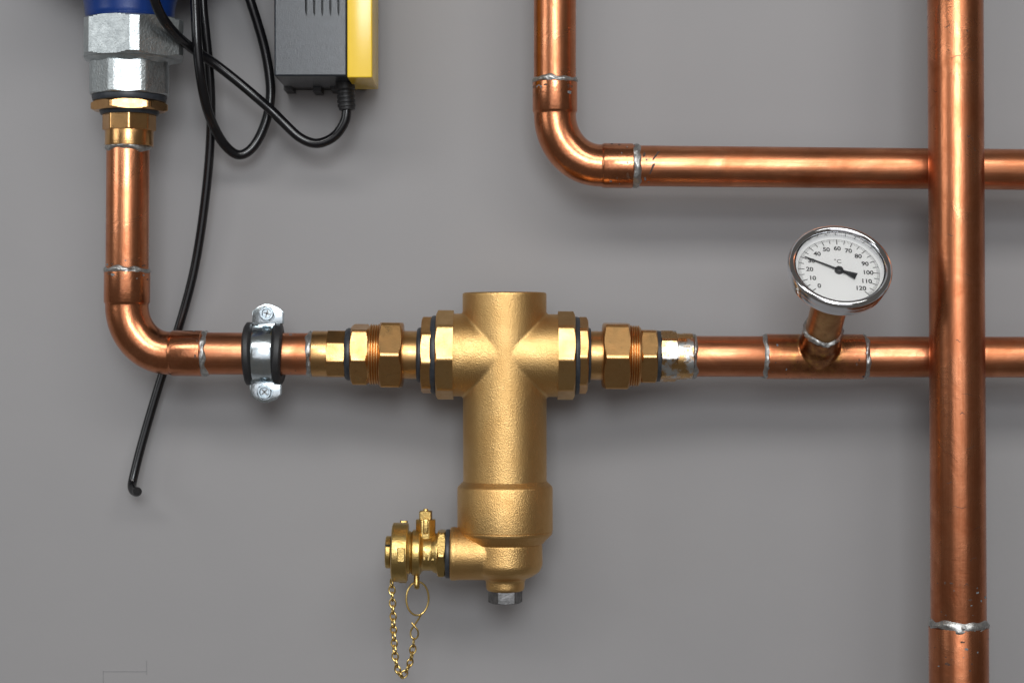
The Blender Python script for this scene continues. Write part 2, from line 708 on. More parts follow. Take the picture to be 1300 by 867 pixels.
# ------------------------------------------------------------------ left copper pipe run
LV = Run((162.5, 186), (161, 400))            # upright
LH = Run((160, 448), (400, 449.5))            # level, left of the separator
left = thing('copper_pipe', 'short copper pipe turning through an elbow between silver iron nut and rubber lined clamp', 'pipe', at(162, 448, 0.06), 'soldered copper pipe runs')
LV.pipe('pipe', COPPER_Z, left, 184, 352, 27)
elbow(left, LV, LH, 345, 386, 217, 257, 29, 27.3, COPPER_BEND)
LH.pipe('pipe', COPPER_X, left, 250, 399, 26.6)
LV.ring(left, 188, 27, 8, 1.3)
LV.ring(left, 344, 27.2, 7, 4.7)
LH.ring(left, 260, 26.8, 8, 8.1)
LH.ring(left, 393.5, 26.6, 7, 11.9)

# ------------------------------------------------------------------ iron and brass union under the blue pump body
UV = Run((165, 0), (164, 190))
union = thing('pump_union', 'silver galvanised iron union nuts with brass adapter under a blue body', 'pipe union', at(165, 20, 0.06))
UV.lathe('pump_body', BLUE, union, [(-260, 0), (-260, 150), (-60, 150), (-22, 80), (-4, 60), (10, 57), (21, 56), (27, 53), (29, 40), (29, 0)], bev=0.003)
NV = Run((169.5, 0), (168.5, 190))
NV.nut('union_nut', GALV, union, 27, 76, 71, 6, 12, corner=0.955, start=1.02)
UV.lathe('nut_shoulder', GALV, union, [(70, 0), (70, 58), (77, 57.5), (80, 52), (84, 47), (84, 0)], bev=0.0015)
UV.nut('reducer_nut', GALV, union, 80, 122, 53, 8, 30, corner=0.975, start=0.99)
UV.lathe('gasket', GASKET, union, [(118, 0), (118, 46), (124, 47), (130, 46), (130, 0)], bev=0.001)
UV.nut('flange', BRASS_UPRIGHT, union, 130, 142, 49, 6, 42, start=1.03)
UV.lathe('shade_ring', GASKET, union, [(141, 0), (141, 38), (146.5, 36), (146.5, 0)])  # dark ring standing in for the shade beneath the flange
UV.nut('adapter_nut', BRASS_UPRIGHT, union, 145.5, 166.5, 34, 8, 10, start=1.0)
UV.lathe('adapter_sleeve', BRASS_UPRIGHT, union, [(165, 0), (165, 30.5), (186, 30.5), (186, 0)])

# ------------------------------------------------------------------ left compression fitting
lf = thing('compression_fitting', 'brass compression fitting to the left of the brass separator, beside the rubber lined pipe clamp', 'pipe fitting', at(470, 450, 0.06), 'brass compression fittings')
LF = Run((390, 449), (560, 451))
LF.lathe('sleeve', BRASS, lf, [(397, 0), (397, 29.2), (417, 29.2), (417, 0)])
LF.nut('adapter_nut', BRASS, lf, 416, 439.5, 31.5, 8, -19, start=0.99)
LF.lathe('gasket', GASKET, lf, [(439, 0), (439, 31.5), (442.5, 33.5), (447, 33), (447, 0)])
LF.nut('body_nut', BRASS, lf, 446, 469.5, 41, 6, -11.5, start=0.97)
bm = bmesh.new()
prof = [(LF.t(468), 0), (LF.t(468), 36 * LF.k)]
for i in range(4):
    x = 469.5 + i * 3.2
    prof += [(LF.t(x), 36.5 * LF.k), (LF.t(x + 1.0), 38.6 * LF.k), (LF.t(x + 2.0), 38.6 * LF.k), (LF.t(x + 3.1), 36.5 * LF.k)]
prof += [(LF.t(484), 36 * LF.k), (LF.t(484), 0)]
add_lathe(bm, LF.o, LF.axis, prof, 72, 0.0002)
obj('thread', bm, BRASS, lf)
LF.nut('compression_nut', BRASS, lf, 482, 512, 47, 6, -1, start=0.965)
LF.lathe('neck', BRASS, lf, [(510, 0), (510, 30.5), (534, 30.5), (534, 0)])
LF.lathe('seal_ring', GASKET, lf, [(529.5, 0), (529.5, 33), (532, 35), (536.5, 35), (536.5, 0)])
LF.nut('lock_ring', BRASS, lf, 535.5, 548, 50, 8, -12, start=1.0, ch1=False)

# ------------------------------------------------------------------ right compression fitting
RH = Run((730, 451.5), (1275, 453.2))
RF = Run((720, 451), (880, 452.5))
rf = thing('compression_fitting', 'brass compression fitting to the right of the brass separator, towards the round thermometer', 'pipe fitting', at(800, 452, 0.06), 'brass compression fittings')
RF.nut('lock_ring', BRASS, rf, 735, 746, 49.5, 8, -2.5, start=0.98, ch0=False)
tm = Matrix.Translation(LF.o + LF.axis * LF.t(541.7) + (frame_of(LF.axis)[1] * math.cos(math.radians(10.5)) + frame_of(LF.axis)[2] * math.sin(math.radians(10.5))) * (50 * math.cos(PI / 8) * LF.k))
nn_ = Vector((0, -math.cos(math.radians(10.5)), math.sin(math.radians(10.5))))
up_ = Vector((-1, 0, 0))
tm = tm @ Matrix((up_.cross(nn_), up_, nn_)).transposed().to_4x4()
lock = [c for c in lf.children if c.name.startswith('lock_ring')][0]
obj('engraved_figure', text_mesh('1 1/2', 0.0062, tm, 0.00025, 'CENTER', 0.0001), BRASS, lock)
RF.lathe('seal_ring', GASKET, rf, [(745, 0), (745, 36), (749.5, 34.5), (749.5, 0)])
RF.lathe('neck', BRASS, rf, [(748, 0), (748, 31), (768, 31), (768, 0)])
RF.nut('compression_nut', BRASS, rf, 764.5, 799.5, 47, 6, -3, start=0.955)
bm = bmesh.new()
prof = [(RF.t(798), 0), (RF.t(798), 36 * RF.k)]
for i in range(4):
    x = 799.5 + i * 3.0
    prof += [(RF.t(x), 36.5 * RF.k), (RF.t(x + 1.0), 38.8 * RF.k), (RF.t(x + 1.9), 38.8 * RF.k), (RF.t(x + 2.9), 36.5 * RF.k)]
prof += [(RF.t(813), 36 * RF.k), (RF.t(813), 0)]
add_lathe(bm, RF.o, RF.axis, prof, 72, 0.0002)
obj('thread', bm, BRASS, rf)
RF.nut('body_nut', BRASS, rf, 812, 833.5, 38, 6, -2, start=0.98)
RF.lathe('gasket', GASKET, rf, [(833, 0), (833, 32.5), (838, 32), (838, 0)])
RF.nut('adapter_nut', TINNED, rf, 837.5, 858.5, 33, 8, -5, start=0.99)
RF.lathe('sleeve', TINNED, rf, [(857, 0), (857, 29.5), (878.5, 29.5), (878.5, 0)])

# ------------------------------------------------------------------ dirt separator
sep = thing('dirt_separator', 'large cast brass separator body hanging between two compression fittings', 'separator', at(640, 740, 0.06))
SV = Run((640.5, 371), (641.5, 765))
SH = Run((555, 450.5), (729, 451.5))
k = SV.k
bm = bmesh.new()
add_lathe(bm, SV.o, SV.axis, [(SV.t(371.5), 0), (SV.t(371.5), 53.3 * k), (SV.t(618), 53 * k), (SV.t(618), 0)], 96, 0.0011)
add_lathe(bm, SH.o, SH.axis, [(SH.t(572), 0), (SH.t(572), 52.5 * k), (SH.t(712), 52.5 * k), (SH.t(712), 0)], 96, 0.0006)
voxel_union('body', bm, 0.00085, 5, CAST_BRASS, sep)
SH.nut('collar', MILLED_BRASS, sep, 554, 576, 57.5, 8, -5, start=0.99, ch1=False, corner=0.99)
SH.nut('collar', MILLED_BRASS, sep, 708, 729.5, 57, 8, -5, start=0.99, ch0=False, corner=0.99)
SH.lathe('o_ring', GASKET, sep, [(547, 0), (547, 47.5), (549, 49.5), (552, 50), (554.5, 49.5), (554.5, 0)])
SH.lathe('o_ring', GASKET, sep, [(729, 0), (729, 48.5), (731, 49.5), (735.5, 48.5), (735.5, 0)])
SV.lathe('cup', CAST_BRASS, sep, [(609, 0), (609, 52), (611.5, 53.8), (617, 59.6), (620, 60.5), (673, 60.5), (673.3, 59.7), (674.2, 59.7), (674.5, 60.3), (678, 59.5),
                                  (686, 51), (690, 48), (690, 0)], 96, 0.0008)
bm = bmesh.new()
add_lathe(bm, SV.o, SV.axis, [(SV.t(688), 0), (SV.t(688), 47 * k), (SV.t(717), 47.5 * k), (SV.t(725), 44 * k), (SV.t(731), 35 * k), (SV.t(735), 25 * k), (SV.t(748), 24 * k), (SV.t(750), 21 * k), (SV.t(750), 0)], 72, 0.0015)
OH = Run((565, 702.5), (650, 703), 0.0645)
add_lathe(bm, OH.o, OH.axis, [(OH.t(571.5), 0), (OH.t(571.5), 33.5 * k), (OH.t(577), 34 * k), (OH.t(582), 33 * k), (OH.t(640), 33 * k), (OH.t(640), 0)], 72, 0.0008)
voxel_union('outlet_elbow', bm, 0.0008, 3, CAST_BRASS, sep)
SV.nut('drain_plug', STEEL_DARK, sep, 748, 765, 22, 6, 35, start=0.98)
OH.lathe('o_ring', GASKET, sep, [(565.5, 0), (565.5, 29.5), (567, 31), (570.5, 31), (572, 30), (572, 0)])

# ------------------------------------------------------------------ drain valve with cap
dv = thing('drain_valve', 'small yellow brass drain valve with round cap on the separator outlet', 'valve', at(530, 702, 0.0645))
DV = Run((490, 700.5), (570, 702), 0.0645)
kd = DV.k
DV.nut('hex_flange', BRASS_YELLOW, dv, 555.5, 566, 32.5, 6, -2, start=0.99)
DV.lathe('valve_body', BRASS_YELLOW, dv, [(520, 0), (520, 26), (523, 26.5), (524, 29), (533.5, 29), (536, 24), (538, 22.5), (548, 22.5), (552, 25), (556, 26), (556, 0)], bev=0.0007)
body = [c for c in dv.children if c.name.startswith('valve_body')][0]
DV.lathe('cap', BRASS_YELLOW, dv, [(497.5, 0), (497.5, 34), (499, 37.5), (517, 37.5), (518, 36.5), (518, 28), (521, 27), (521, 0)], bev=0.0005)
cap = [c for c in dv.children if c.name.startswith('cap')][0]
for i in range(3):
    th = math.radians(2 + 120 * i)
    a, e1, e2 = frame_of(DV.axis)
    rdir = e1 * math.cos(th) + e2 * math.sin(th)
    tdir = a.cross(rdir)
    m = Matrix.Translation(DV.o) @ Matrix((a, tdir, rdir)).transposed().to_4x4()
    bm = bmesh.new()
    add_box(bm, (DV.t(507.5), -7.5 * kd, 35 * kd), (DV.t(515), 7.5 * kd, 40.5 * kd), 0.0006, 2, m)
    obj('grip_lug', bm, BRASS_YELLOW, cap)
DV.lathe('cap_knob', BRASS_YELLOW, dv, [(489.5, 0), (489.5, 18.5), (490.5, 20.5), (496, 20.5), (497, 16), (497, 0)], bev=0.0004)
knob = [c for c in dv.children if c.name.startswith('cap_knob')][0]
bm = bmesh.new()
p = at(489.2, 691.8, 0.0757)
add_box(bm, (p.x, p.y - 0.0005, p.z - 0.0004), (p.x + 0.0032, p.y + 0.0025, p.z + 0.0004))
obj('slot', bm, HOLE, knob)
# spindle and stop
sp = Run((540.5, 685), (540.5, 640), 0.0645)
bm = bmesh.new()
add_nut(bm, sp.o, sp.axis, sp.t(684), sp.t(659), 13.2 * kd, 8, math.radians(22.5), start=0.97)
obj('bonnet', bm, BRASS_YELLOW, dv, 24)
bm = bmesh.new()
q = at(540.5, 668, 0.0725)
m = Matrix.Translation(q)
add_box(bm, (-3.4 * kd, -0.0018, -9 * kd), (3.4 * kd, 0.0018, 10 * kd), 0.0009, 3, m)
obj('stop_lug', bm, BRASS_YELLOW, dv)
bm = bmesh.new()
add_nut(bm, sp.o, sp.axis, sp.t(660), sp.t(648), 10.8 * kd, 4, math.radians(40), start=0.97, corner=0.93)
add_lathe(bm, sp.o, sp.axis, [(sp.t(648.5), 0), (sp.t(648.5), 3.6 * kd), (sp.t(645.6), 2.6 * kd), (sp.t(645.6), 0)], 20, 0.0002)
obj('spindle', bm, BRASS_YELLOW, dv, 24)
# cast size figures on the valve body
q = at(546, 703, 0.0645) + Vector((0, -22.5 * kd - 0.0003, 0))
bm = text_mesh('1/2', 0.0088, Matrix.Translation(q) @ Matrix.Rotation(PI / 2, 4, 'X'), 0.0006, 'CENTER', 0.0001)
obj('raised_figure', bm, BRASS_YELLOW, body)
# eyelet under the body
bm = bmesh.new()
q = at(529, 736, 0.0645)
add_sweep(bm, smooth_path([q + Vector((0, 0, 9 * kd)), q + Vector((-.3 * kd, -1.5 * kd, 2 * kd)), q + Vector((0, -3.5 * kd, -6 * kd)), q + Vector((.5 * kd, 0, -8.5 * kd)), q + Vector((0, 3.5 * kd, -6 * kd)), q + Vector((0, 2 * kd, 4 * kd))], 6), 3.4 * kd, 14)
obj('eyelet', bm, BRASS_YELLOW, dv)

# ------------------------------------------------------------------ chain of the cap
chain = thing('cap_chain', 'thin brass chain with wire ring hanging under the small drain valve', 'chain', at(508, 861, 0.0645))
W = 1.25 * kd
bm = bmesh.new()
c0 = at(530, 759.5, 0.0645)
pts = []
for i in range(40):
    th = 2 * PI * i / 40
    pts.append(c0 + Vector((14.0 * kd * math.cos(th), 4 * kd * math.cos(th), 21.2 * kd * math.sin(th))))
add_sweep(bm, pts, W, 10, closed=True)
ring = obj('wire_ring', bm, BRASS_WIRE, chain)
bm = bmesh.new()
tail = [(535, 779, -1), (531, 786, 0), (525.5, 794, 1), (521.5, 801, 2), (522, 808, 1), (526, 811, 0), (530.5, 807, -1), (530.5, 800, -2), (526.5, 794.5, -2), (522.5, 790, -1)]
add_sweep(bm, smooth_path([at(x, y, 0.0645) + Vector((0, z * kd, 0)) for x, y, z in tail], 6), W * 0.95, 10)
obj('wire_hook', bm, BRASS_WIRE, ring)


def link_mesh(p, q, roll, wide):
    """one oval link from p to q"""
    ax = (q - p)
    L = ax.length
    ax.normalize()
    side = Vector((0, -1, 0)).cross(ax).normalized()
    front = ax.cross(side)
    w = side * math.cos(roll) + front * math.sin(roll)
    c = (p + q) / 2
    pts = []
    for i in range(24):
        th = 2 * PI * i / 24
        pts.append(c + ax * (L / 2 + 1.6 * kd) * math.sin(th) + w * wide * kd * math.cos(th) * (1 - 0.18 * abs(math.sin(th))))
    bm = bmesh.new()
    add_sweep(bm, pts, 1.15 * kd, 8, closed=True)
    return bm


path = smooth_path([at(x, y, 0.0645) for x, y in ((497, 736), (498, 757), (499, 779), (499.5, 796), (500.5, 815), (501.5, 832), (504, 846), (507.5, 858), (511.5, 858), (516, 851), (520, 843), (522.5, 833), (524.5, 822), (525.3, 811.5))], 20)
cum = [0.0]
for a, b in zip(path, path[1:]):
    cum.append(cum[-1] + (b - a).length)


def on_path(s):
    for i in range(len(cum) - 1):
        if cum[i + 1] >= s:
            f = (s - cum[i]) / max(cum[i + 1] - cum[i], 1e-9)
            return path[i].lerp(path[i + 1], f)
    return path[-1]


n_links = 21
for i in range(n_links):
    a, b = cum[-1] * i / n_links, cum[-1] * (i + 1) / n_links
    roll = (0.35 if i % 2 else 1.25) + random.uniform(-0.25, 0.25)
    obj('chain_link', link_mesh(on_path(a), on_path(b), roll, 4.0), BRASS_WIRE, chain)

# ------------------------------------------------------------------ pipe clamp
clamp = thing('pipe_clamp', 'two part silver pipe clamp with black rubber lining and two cross head screws', 'pipe clamp', at(338, 448, 0.06))
CH = Run((310, 448.9), (365, 449.2))
kc = CH.k
bm = bmesh.new()
a, e1, e2 = frame_of(CH.axis)


def lining_warp(th, t, r):
    s = math.sin(th)
    flare = 1.0 + 0.055 * abs(s) ** 3
    wav = 1.3 * kc * math.sin(2 * th + 0.6) * (1 if t > CH.t(337) else -0.6)
    return r * flare, t + wav


add_lathe(bm, CH.o, CH.axis, [(CH.t(x), r * kc) for x, r in ((313, 26), (311, 29), (311, 34.5), (313.5, 38), (319, 37.8), (322.5, 34), (347.5, 34), (350.5, 37.8), (357, 38), (359.5, 35), (360, 29), (358, 26))], 72, 0.0006, lining_warp)
obj('rubber_lining', bm, RUBBER, clamp)


def half_band(th0, th1, y_face):
    bm = bmesh.new()
    n = 40
    prof = [(CH.t(322.5), 33), (CH.t(322.5), 36.4), (CH.t(325), 37.2), (CH.t(345), 37.2), (CH.t(347.5), 36.4), (CH.t(347.5), 33)]
    rings = []
    for i in range(n + 1):
        th = th0 + (th1 - th0) * i / n
        rings.append([CH.o + a * t + (e1 * math.cos(th) + e2 * math.sin(th)) * r * kc for t, r in prof])
    vs = [[bm.verts.new(p) for p in r] for r in rings]
    for u, v in zip(vs, vs[1:]):
        for i in range(len(prof)):
            j = (i + 1) % len(prof)
            bm.faces.new((u[i], u[j], v[j], v[i]))
    bm.faces.new(vs[0])
    bm.faces.new(vs[-1][::-1])
    return bm


lug_top = [(-19.5, 0), (19.5, 0), (19.8, 15), (13, 21.5), (3, 25.5), (-4, 25.5), (-12, 22), (-19.0, 16.5)]
gap = math.radians(7)
for front in (True, False):
    if front:
        bm = half_band(-PI / 2 + gap, PI / 2 - gap, 0)
    else:
        bm = half_band(PI / 2 + gap, 3 * PI / 2 - gap, 0)
    band = obj('clamp_band', bm, ZINC, clamp)
    y = -0.0028 if front else 0.0028
    for cx, base, sgn in ((340.3, 411.5, 1), (337.5, 485.5, -1)):
        c = at(cx, base, 0.06)
        yy = y if front else y
        m = Matrix.Translation(c + Vector((0, y, 0))) @ Matrix(((1, 0, 0), (0, 0, -1), (0, 1, 0))).to_4x4()
        bm = bmesh.new()
        ol = [(x * kc, v * sgn * kc) for x, v in lug_top]
        if sgn < 0:
            ol = ol[::-1]
        add_prism(bm, ol, m, -0.0011, 0.0011, 0.0005)
        # gusset joining plate and band
        add_box(bm, (-12 * kc, (-6 if sgn > 0 else -3) * kc, -0.001), (12 * kc, (3 if sgn > 0 else 6) * kc, 0.001), 0.0004, 2, m)
        obj('lug', bm, ZINC, band)
for cx, cy, rot in ((339, 398, 0.3), (336, 497.5, 0.8)):
    c = at(cx, cy, 0.066)
    bm = bmesh.new()
    ax = Vector((0, -1, 0))
    add_nut(bm, c, ax, -0.016, -0.0148, 8.5 * kc, 6, 0.2)
    add_lathe(bm, c, ax, [(-0.015, 0), (-0.015, 5 * kc), (0.0002, 5 * kc)], 24, 0)
    bm2 = bm
    add_lathe(bm2, c, ax, [(-0.0020, 0), (-0.0020, 10.6 * kc), (-0.0012, 10.6 * kc), (-0.0012, 0)], 40, 0.0002)
    add_nut(bm2, c, ax, -0.0026, 0.0030, 9.6 * kc, 6, rot, start=0.95, hole=6.2 * kc)
    add_lathe(bm2, c, ax, [(0.0030, 6.2 * kc), (0.0029, 6.0 * kc), (0.0012, 5.2 * kc), (0.0012, 0)], 32, 0)
    s = obj('screw', bm2, SCREWM, clamp, 26)
    bm = bmesh.new()
    for r2 in (rot, rot + PI / 2):
        m = Matrix.Translation(c + Vector((0, -0.00125, 0))) @ Matrix.Rotation(r2, 4, 'Y')
        add_box(bm, (-4.6 * kc, -0.00012, -0.9 * kc), (4.6 * kc, 0.0003, 0.9 * kc), 0, 1, m)
        m = Matrix.Translation(c + Vector((0, -0.0011, 0))) @ Matrix.Rotation(r2 + PI / 4, 4, 'Y')
    obj('cross_slot', bm, STEEL_DARK, s)
# threaded stud into the wall behind
bm = bmesh.new()
c = CH.o + CH.axis * CH.t(337)
add_lathe(bm, Vector((c.x, 0.001, c.z)), (0, -1, 0), [(0, 0), (0, 0.004), (0.041, 0.004), (0.041, 0)], 24, 0)
add_nut(bm, Vector((c.x, 0, c.z)), (0, -1, 0), 0.033, 0.0395, 0.0075, 6, 0.1)
obj('stud', bm, ZINC, clamp)

# ------------------------------------------------------------------ right level copper run with tee
right = thing('copper_pipe', 'level copper pipe carrying a tee under the round thermometer, behind the wide pipe', 'pipe', at(1034, 453, 0.06), 'soldered copper pipe runs')
RH2 = Run((885, 452.3), (1275, 453.3))
RH2.pipe('pipe', COPPER_X, right, 877, 976, 25.8)
RH2.pipe('pipe', COPPER_X, right, 1090, 1480, 25.8)
RH2.ring(right, 880.5, 26, 6, 21.3)
RH2.ring(right, 971.5, 26.2, 8, 25.0, 0.0006)
RH2.ring(right, 1097.5, 26.2, 6, 29.4)
T = at(1036, 453, 0.06)
TEE = copper_mat('heat_stained_copper', 0, 0.28, 0.8)
nt_ = TEE.node_tree
b_ = nt_.nodes['Principled BSDF']
tc_ = nt_.nodes.new('ShaderNodeTexCoord')
ds_ = nt_.nodes.new('ShaderNodeVectorMath')
ds_.operation = 'DISTANCE'
ds_.inputs[1].default_value = (0.0012, -0.016, 0.012)
nt_.links.new(tc_.outputs['Object'], ds_.inputs[0])
nz_ = noise_node(nt_, 110, 4, 0.65)
ad_ = nt_.nodes.new('ShaderNodeMath')
ad_.operation = 'MULTIPLY_ADD'
nt_.links.new(nz_, ad_.inputs[0])
ad_.inputs[1].default_value = 0.03
nt_.links.new(ds_.outputs['Value'], ad_.inputs[2])
fa_ = ramp(nt_, maprange(nt_, ad_.outputs[0], 0.024, 0.048, 0, 1), [(0.0, gg(1)), (0.35, gg(0.8)), (1.0, gg(0))])
src_ = b_.inputs['Base Color'].links[0].from_socket
st_ = ramp(nt_, noise_node(nt_, 160, 3, 0.6), [(0.35, (0.16, 0.065, 0.028)), (0.55, (0.36, 0.16, 0.06)), (0.72, (0.52, 0.30, 0.08))])
nt_.links.new(mix(nt_, fa_, src_, st_), b_.inputs['Base Color'])
NRM = Vector((0.038, -0.795, 0.605)).normalized()
bm = bmesh.new()
kk = RH2.k
add_lathe(bm, RH2.o, RH2.axis, [(RH2.t(972), 0), (RH2.t(972), 28.6 * kk), (RH2.t(1096), 28.6 * kk), (RH2.t(1096), 0)], 96, 0.0006)
add_lathe(bm, T, NRM, [(0.0, 0), (0.0, 0.0150), (0.0152, 0.0146), (0.019, 0.0137), (0.030, 0.0134), (0.030, 0)], 64, 0.0008)
tee = voxel_union('tee', bm, 0.0006, 4, TEE, right)
solder_ring(right, T, NRM, 0.0305, 0.0125, 0.0036, 0.0011, 33.3)
bm = bmesh.new()
add_lathe(bm, T, NRM, [(0.026, 0), (0.026, 0.0122), (0.0870, 0.0122), (0.0870, 0)], 64, 0.0004)
obj('sensor_pocket', bm, COPPER_OLD, right, 32, 'tarnished brown copper pocket under the thermometer')

# ------------------------------------------------------------------ thermometer
G0 = T + NRM * 0.1015                       # centre of the front rim
gauge = thing('thermometer', 'round chrome dial thermometer with white face, black needle at thirty degrees', 'thermometer', T + NRM * 0.087)
RIM = 0.0343
bm = bmesh.new()
add_lathe(bm, G0, NRM, [(-0.0150, 0), (-0.0150, 0.030), (-0.0145, 0.0315), (-0.0125, 0.0330), (-0.0065, 0.0333), (-0.0065, 0.0300), (-0.0080, 0.0298), (-0.0080, 0)], 96, 0.0006)
obj('case', bm, CHROME, gauge)
bm = bmesh.new()
add_lathe(bm, G0, NRM, [(-0.0074, 0.0320), (-0.0072, 0.0340), (-0.0060, 0.0345), (-0.0022, 0.0345), (-0.0006, 0.0338), (0.0002, 0.0325), (0.0001, 0.0312), (-0.0009, 0.0300), (-0.0022, 0.0293), (-0.0035, 0.0290), (-0.0074, 0.0290), (-0.0074, 0.0320)], 128, 0.0004)
obj('bezel', bm, CHROME, gauge, 50)
bm = bmesh.new()
add_lathe(bm, G0, NRM, [(-0.0074, 0), (-0.0074, 0.0292), (-0.0070, 0.0292), (-0.0070, 0)], 96, 0)
dial = obj('dial', bm, DIAL, gauge)
bm = bmesh.new()
add_lathe(bm, G0, NRM, [(-0.0030, 0), (-0.0030, 0.0291), (-0.0022, 0.0291), (-0.0022, 0)], 96, 0)
obj('glass', bm, GLASS, gauge)
# frame of the dial: 60 stands 14.5 degrees to the left of the steepest line
P0 = T + NRM * (0.1015 - 0.0070)
view = (Vector((0, -D, 0)) - G0).normalized()
steep = (NRM * -view.dot(NRM) + view) * -1
steep = (Vector((0, 0, 1)) - NRM * NRM.z)
u = (view - NRM * view.dot(NRM))
E2 = (-u).normalized()
if E2.z < 0:
    E2 = -E2
E1 = E2.cross(NRM).normalized()
if E1.x < 0:
    E1 = -E1
ca, sa = math.cos(math.radians(14.5)), math.sin(math.radians(14.5))
DUP = E2 * ca - E1 * sa
DRT = E1 * ca + E2 * sa
DM = Matrix.Translation(P0) @ Matrix((DRT, DUP, NRM)).transposed().to_4x4()


def dial_dir(value):
    th = math.radians((value - 60) * 2.25)
    return math.sin(th), math.cos(th)


bm = bmesh.new()
R1 = 0.0270
for v in range(0, 121):
    if v % 10 == 0:
        L_, w = 0.0042, 0.00030
    elif v % 5 == 0:
        L_, w = 0.0036, 0.00027
    else:
        L_, w = 0.0019, 0.00010
    x, y = dial_dir(v)
    m = DM @ Matrix(((y, x, 0), (-x, y, 0), (0, 0, 1))).to_4x4()
    add_box(bm, (-w, R1 - L_, 0.00002), (w, R1, 0.00008), 0, 1, m)
for i in range(120):
    (x0, y0), (x1, y1) = dial_dir(i), dial_dir(i + 1)
    f = [bm.verts.new(DM @ Vector((x * r, y * r, 0.00006))) for x, y, r in ((x0, y0, R1 - 0.00008), (x0, y0, R1 + 0.00008), (x1, y1, R1 + 0.00008), (x1, y1, R1 - 0.00008))]
    bm.faces.new(f)
obj('scale_mark', bm, INK, dial)['kind'] = 'stuff'
for v in range(0, 121, 10):
    x, y = dial_dir(v)
    r = 0.0193
    m = DM @ Matrix.Translation((x * r, y * r, 0.00003))
    obj('numeral', text_mesh(str(v), 0.0048, m, 0.00003, 'CENTER', 0.00014), INK, dial)
obj('unit_sign', text_mesh('\u00b0C', 0.0046, DM @ Matrix.Translation((-0.0004, 0.0082, 0.00003)), 0.00003, 'CENTER', 0.00003), INK, dial)
# needle
x, y = dial_dir(30.3)
nm = DM @ Matrix.Translation((0, 0, 0.0012)) @ Matrix(((y, x, 0), (-x, y, 0), (0, 0, 1))).to_4x4()
bm = bmesh.new()
add_prism(bm, [(-0.00085, 0), (-0.00042, 0.0245), (0.00042, 0.0245), (0.00085, 0)], nm, 0, 0.0004, 0.00012)
add_prism(bm, [(0.0009, 0.001), (-0.0009, 0.001), (-0.0013, -0.0055), (-0.0028, -0.0120), (0.0028, -0.0120), (0.0013, -0.0055)][::-1], nm, 0.00003, 0.00043, 0.00012)
ndl = obj('needle', bm, NEEDLE, gauge)
bm = bmesh.new()
add_lathe(bm, P0, NRM, [(0.0, 0), (0.0, 0.0030), (0.0020, 0.0028), (0.0028, 0.0018), (0.0030, 0.0)], 40, 0.0003)
obj('hub', bm, NEEDLE, ndl)

# ------------------------------------------------------------------ upper copper run
up = thing('copper_pipe', 'upper copper pipe bending from the top edge to run level above the thermometer', 'pipe', at(704, 211, 0.06), 'soldered copper pipe runs')
TV = Run((704.5, -60), (704.5, 150))
TH = Run((700, 209.8), (1275, 215.3))
TV.pipe('pipe', COPPER_Z, up, -160, 112, 26.8)
elbow(up, TV, TH, 104.5, 144, 764, 803.5, 28.4, 26.8, COPPER_BEND)
TH.pipe('pipe', COPPER_X, up, 798, 1480, 25.8)
TV.ring(up, 103, 27, 7, 41.0)
TH.ring(up, 807.5, 26.2, 9, 44.2)
bm = bmesh.new()
for x, th0, th1, lean in ((831, 12, 40, -8), (826, -28, 2, -5)):
    lo, hi = [], []
    for i in range(7):
        f = i / 6
        th = math.radians(th0 + (th1 - th0) * f)
        xx = x + lean * (0.5 - f)
        w = (1.0 + 1.6 * abs(noise.noise(Vector((x, i * 0.9, 0)))))
        lo.append((TH.t(xx - w), th))
        hi.append((TH.t(xx + w), th))
    add_patch(bm, TH.o, TH.axis, 25.8 * TH.k + 0.00008, lo, hi)
obj('ink_mark', bm, MARKER, up, 32, 'dark ink strokes beside the soldered joint')

# ------------------------------------------------------------------ wide upright pipe
dB = 0.0938
BV = Run((1212.6, -40), (1217, 800), dB)
big = thing('copper_pipe', 'wide upright copper pipe crossing in front of two level pipes, soldered socket below', 'pipe', at(1217, 800, dB), 'soldered copper pipe runs')
BV.pipe('pipe', COPPER_BIG, big, -150, 800, 35)
BV.lathe('socket', COPPER_BIG, big, [(796, 35.5), (795, 37.6), (1000, 37.6), (1000, 0)], 72)
BV.ring(big, 791, 35.2, 12, 52.6, 0.0016, 0.0012)
bm = bmesh.new()
rs = random.Random(3)
for (py, th, ln, w) in ((5, -28, 34, .5), (38, -30, 14, .7), (77, -12, 22, .8), (80, 20, 16, .5), (46, 12, 5, 1.2), (176, 14, 9, 1.4), (180, 22, 6, 1.1), (193, 28, 4, 2.0), (118, -60, 14, .6), (500, 8, 26, .4), (566, 14, 22, .5), (640, -8, 30, .5), (706, 20, 18, .6), (432, -10, 10, 1.0), (610, -30, 12, .7), (524, -3, 10, 1.0), (738, 4, 9, .9), (668, 30, 24, .4), (350, 10, 18, .4), (300, -25, 12, .6)):
    lo, hi = [], []
    for i in range(7):
        f = i / 6
        t = math.radians(th + ln * (f - 0.5))
        yy = py + 3.0 * (f - 0.5) * rs.uniform(-1, 1) + 1.5 * math.sin(f * 4 + py)
        ww = w * 0.62 * math.sin(PI * (0.12 + 0.76 * f))
        lo.append((BV.t(yy + ww), t))
        hi.append((BV.t(yy - ww), t))
    add_patch(bm, BV.o, BV.axis, 35 * BV.k + 0.00006, lo, hi)
obj('scratch', bm, MARKER, big, 32)['kind'] = 'stuff'

# ------------------------------------------------------------------ flux and heat stains by the joints
FLUX = plain_mat('flux_residue', (0.10, 0.12, 0.13), 0.45, (0.22, 0.24, 0.25), 700)
SCORCH = plain_mat('scorch_residue', (0.055, 0.030, 0.022), 0.5, (0.12, 0.055, 0.03), 700)


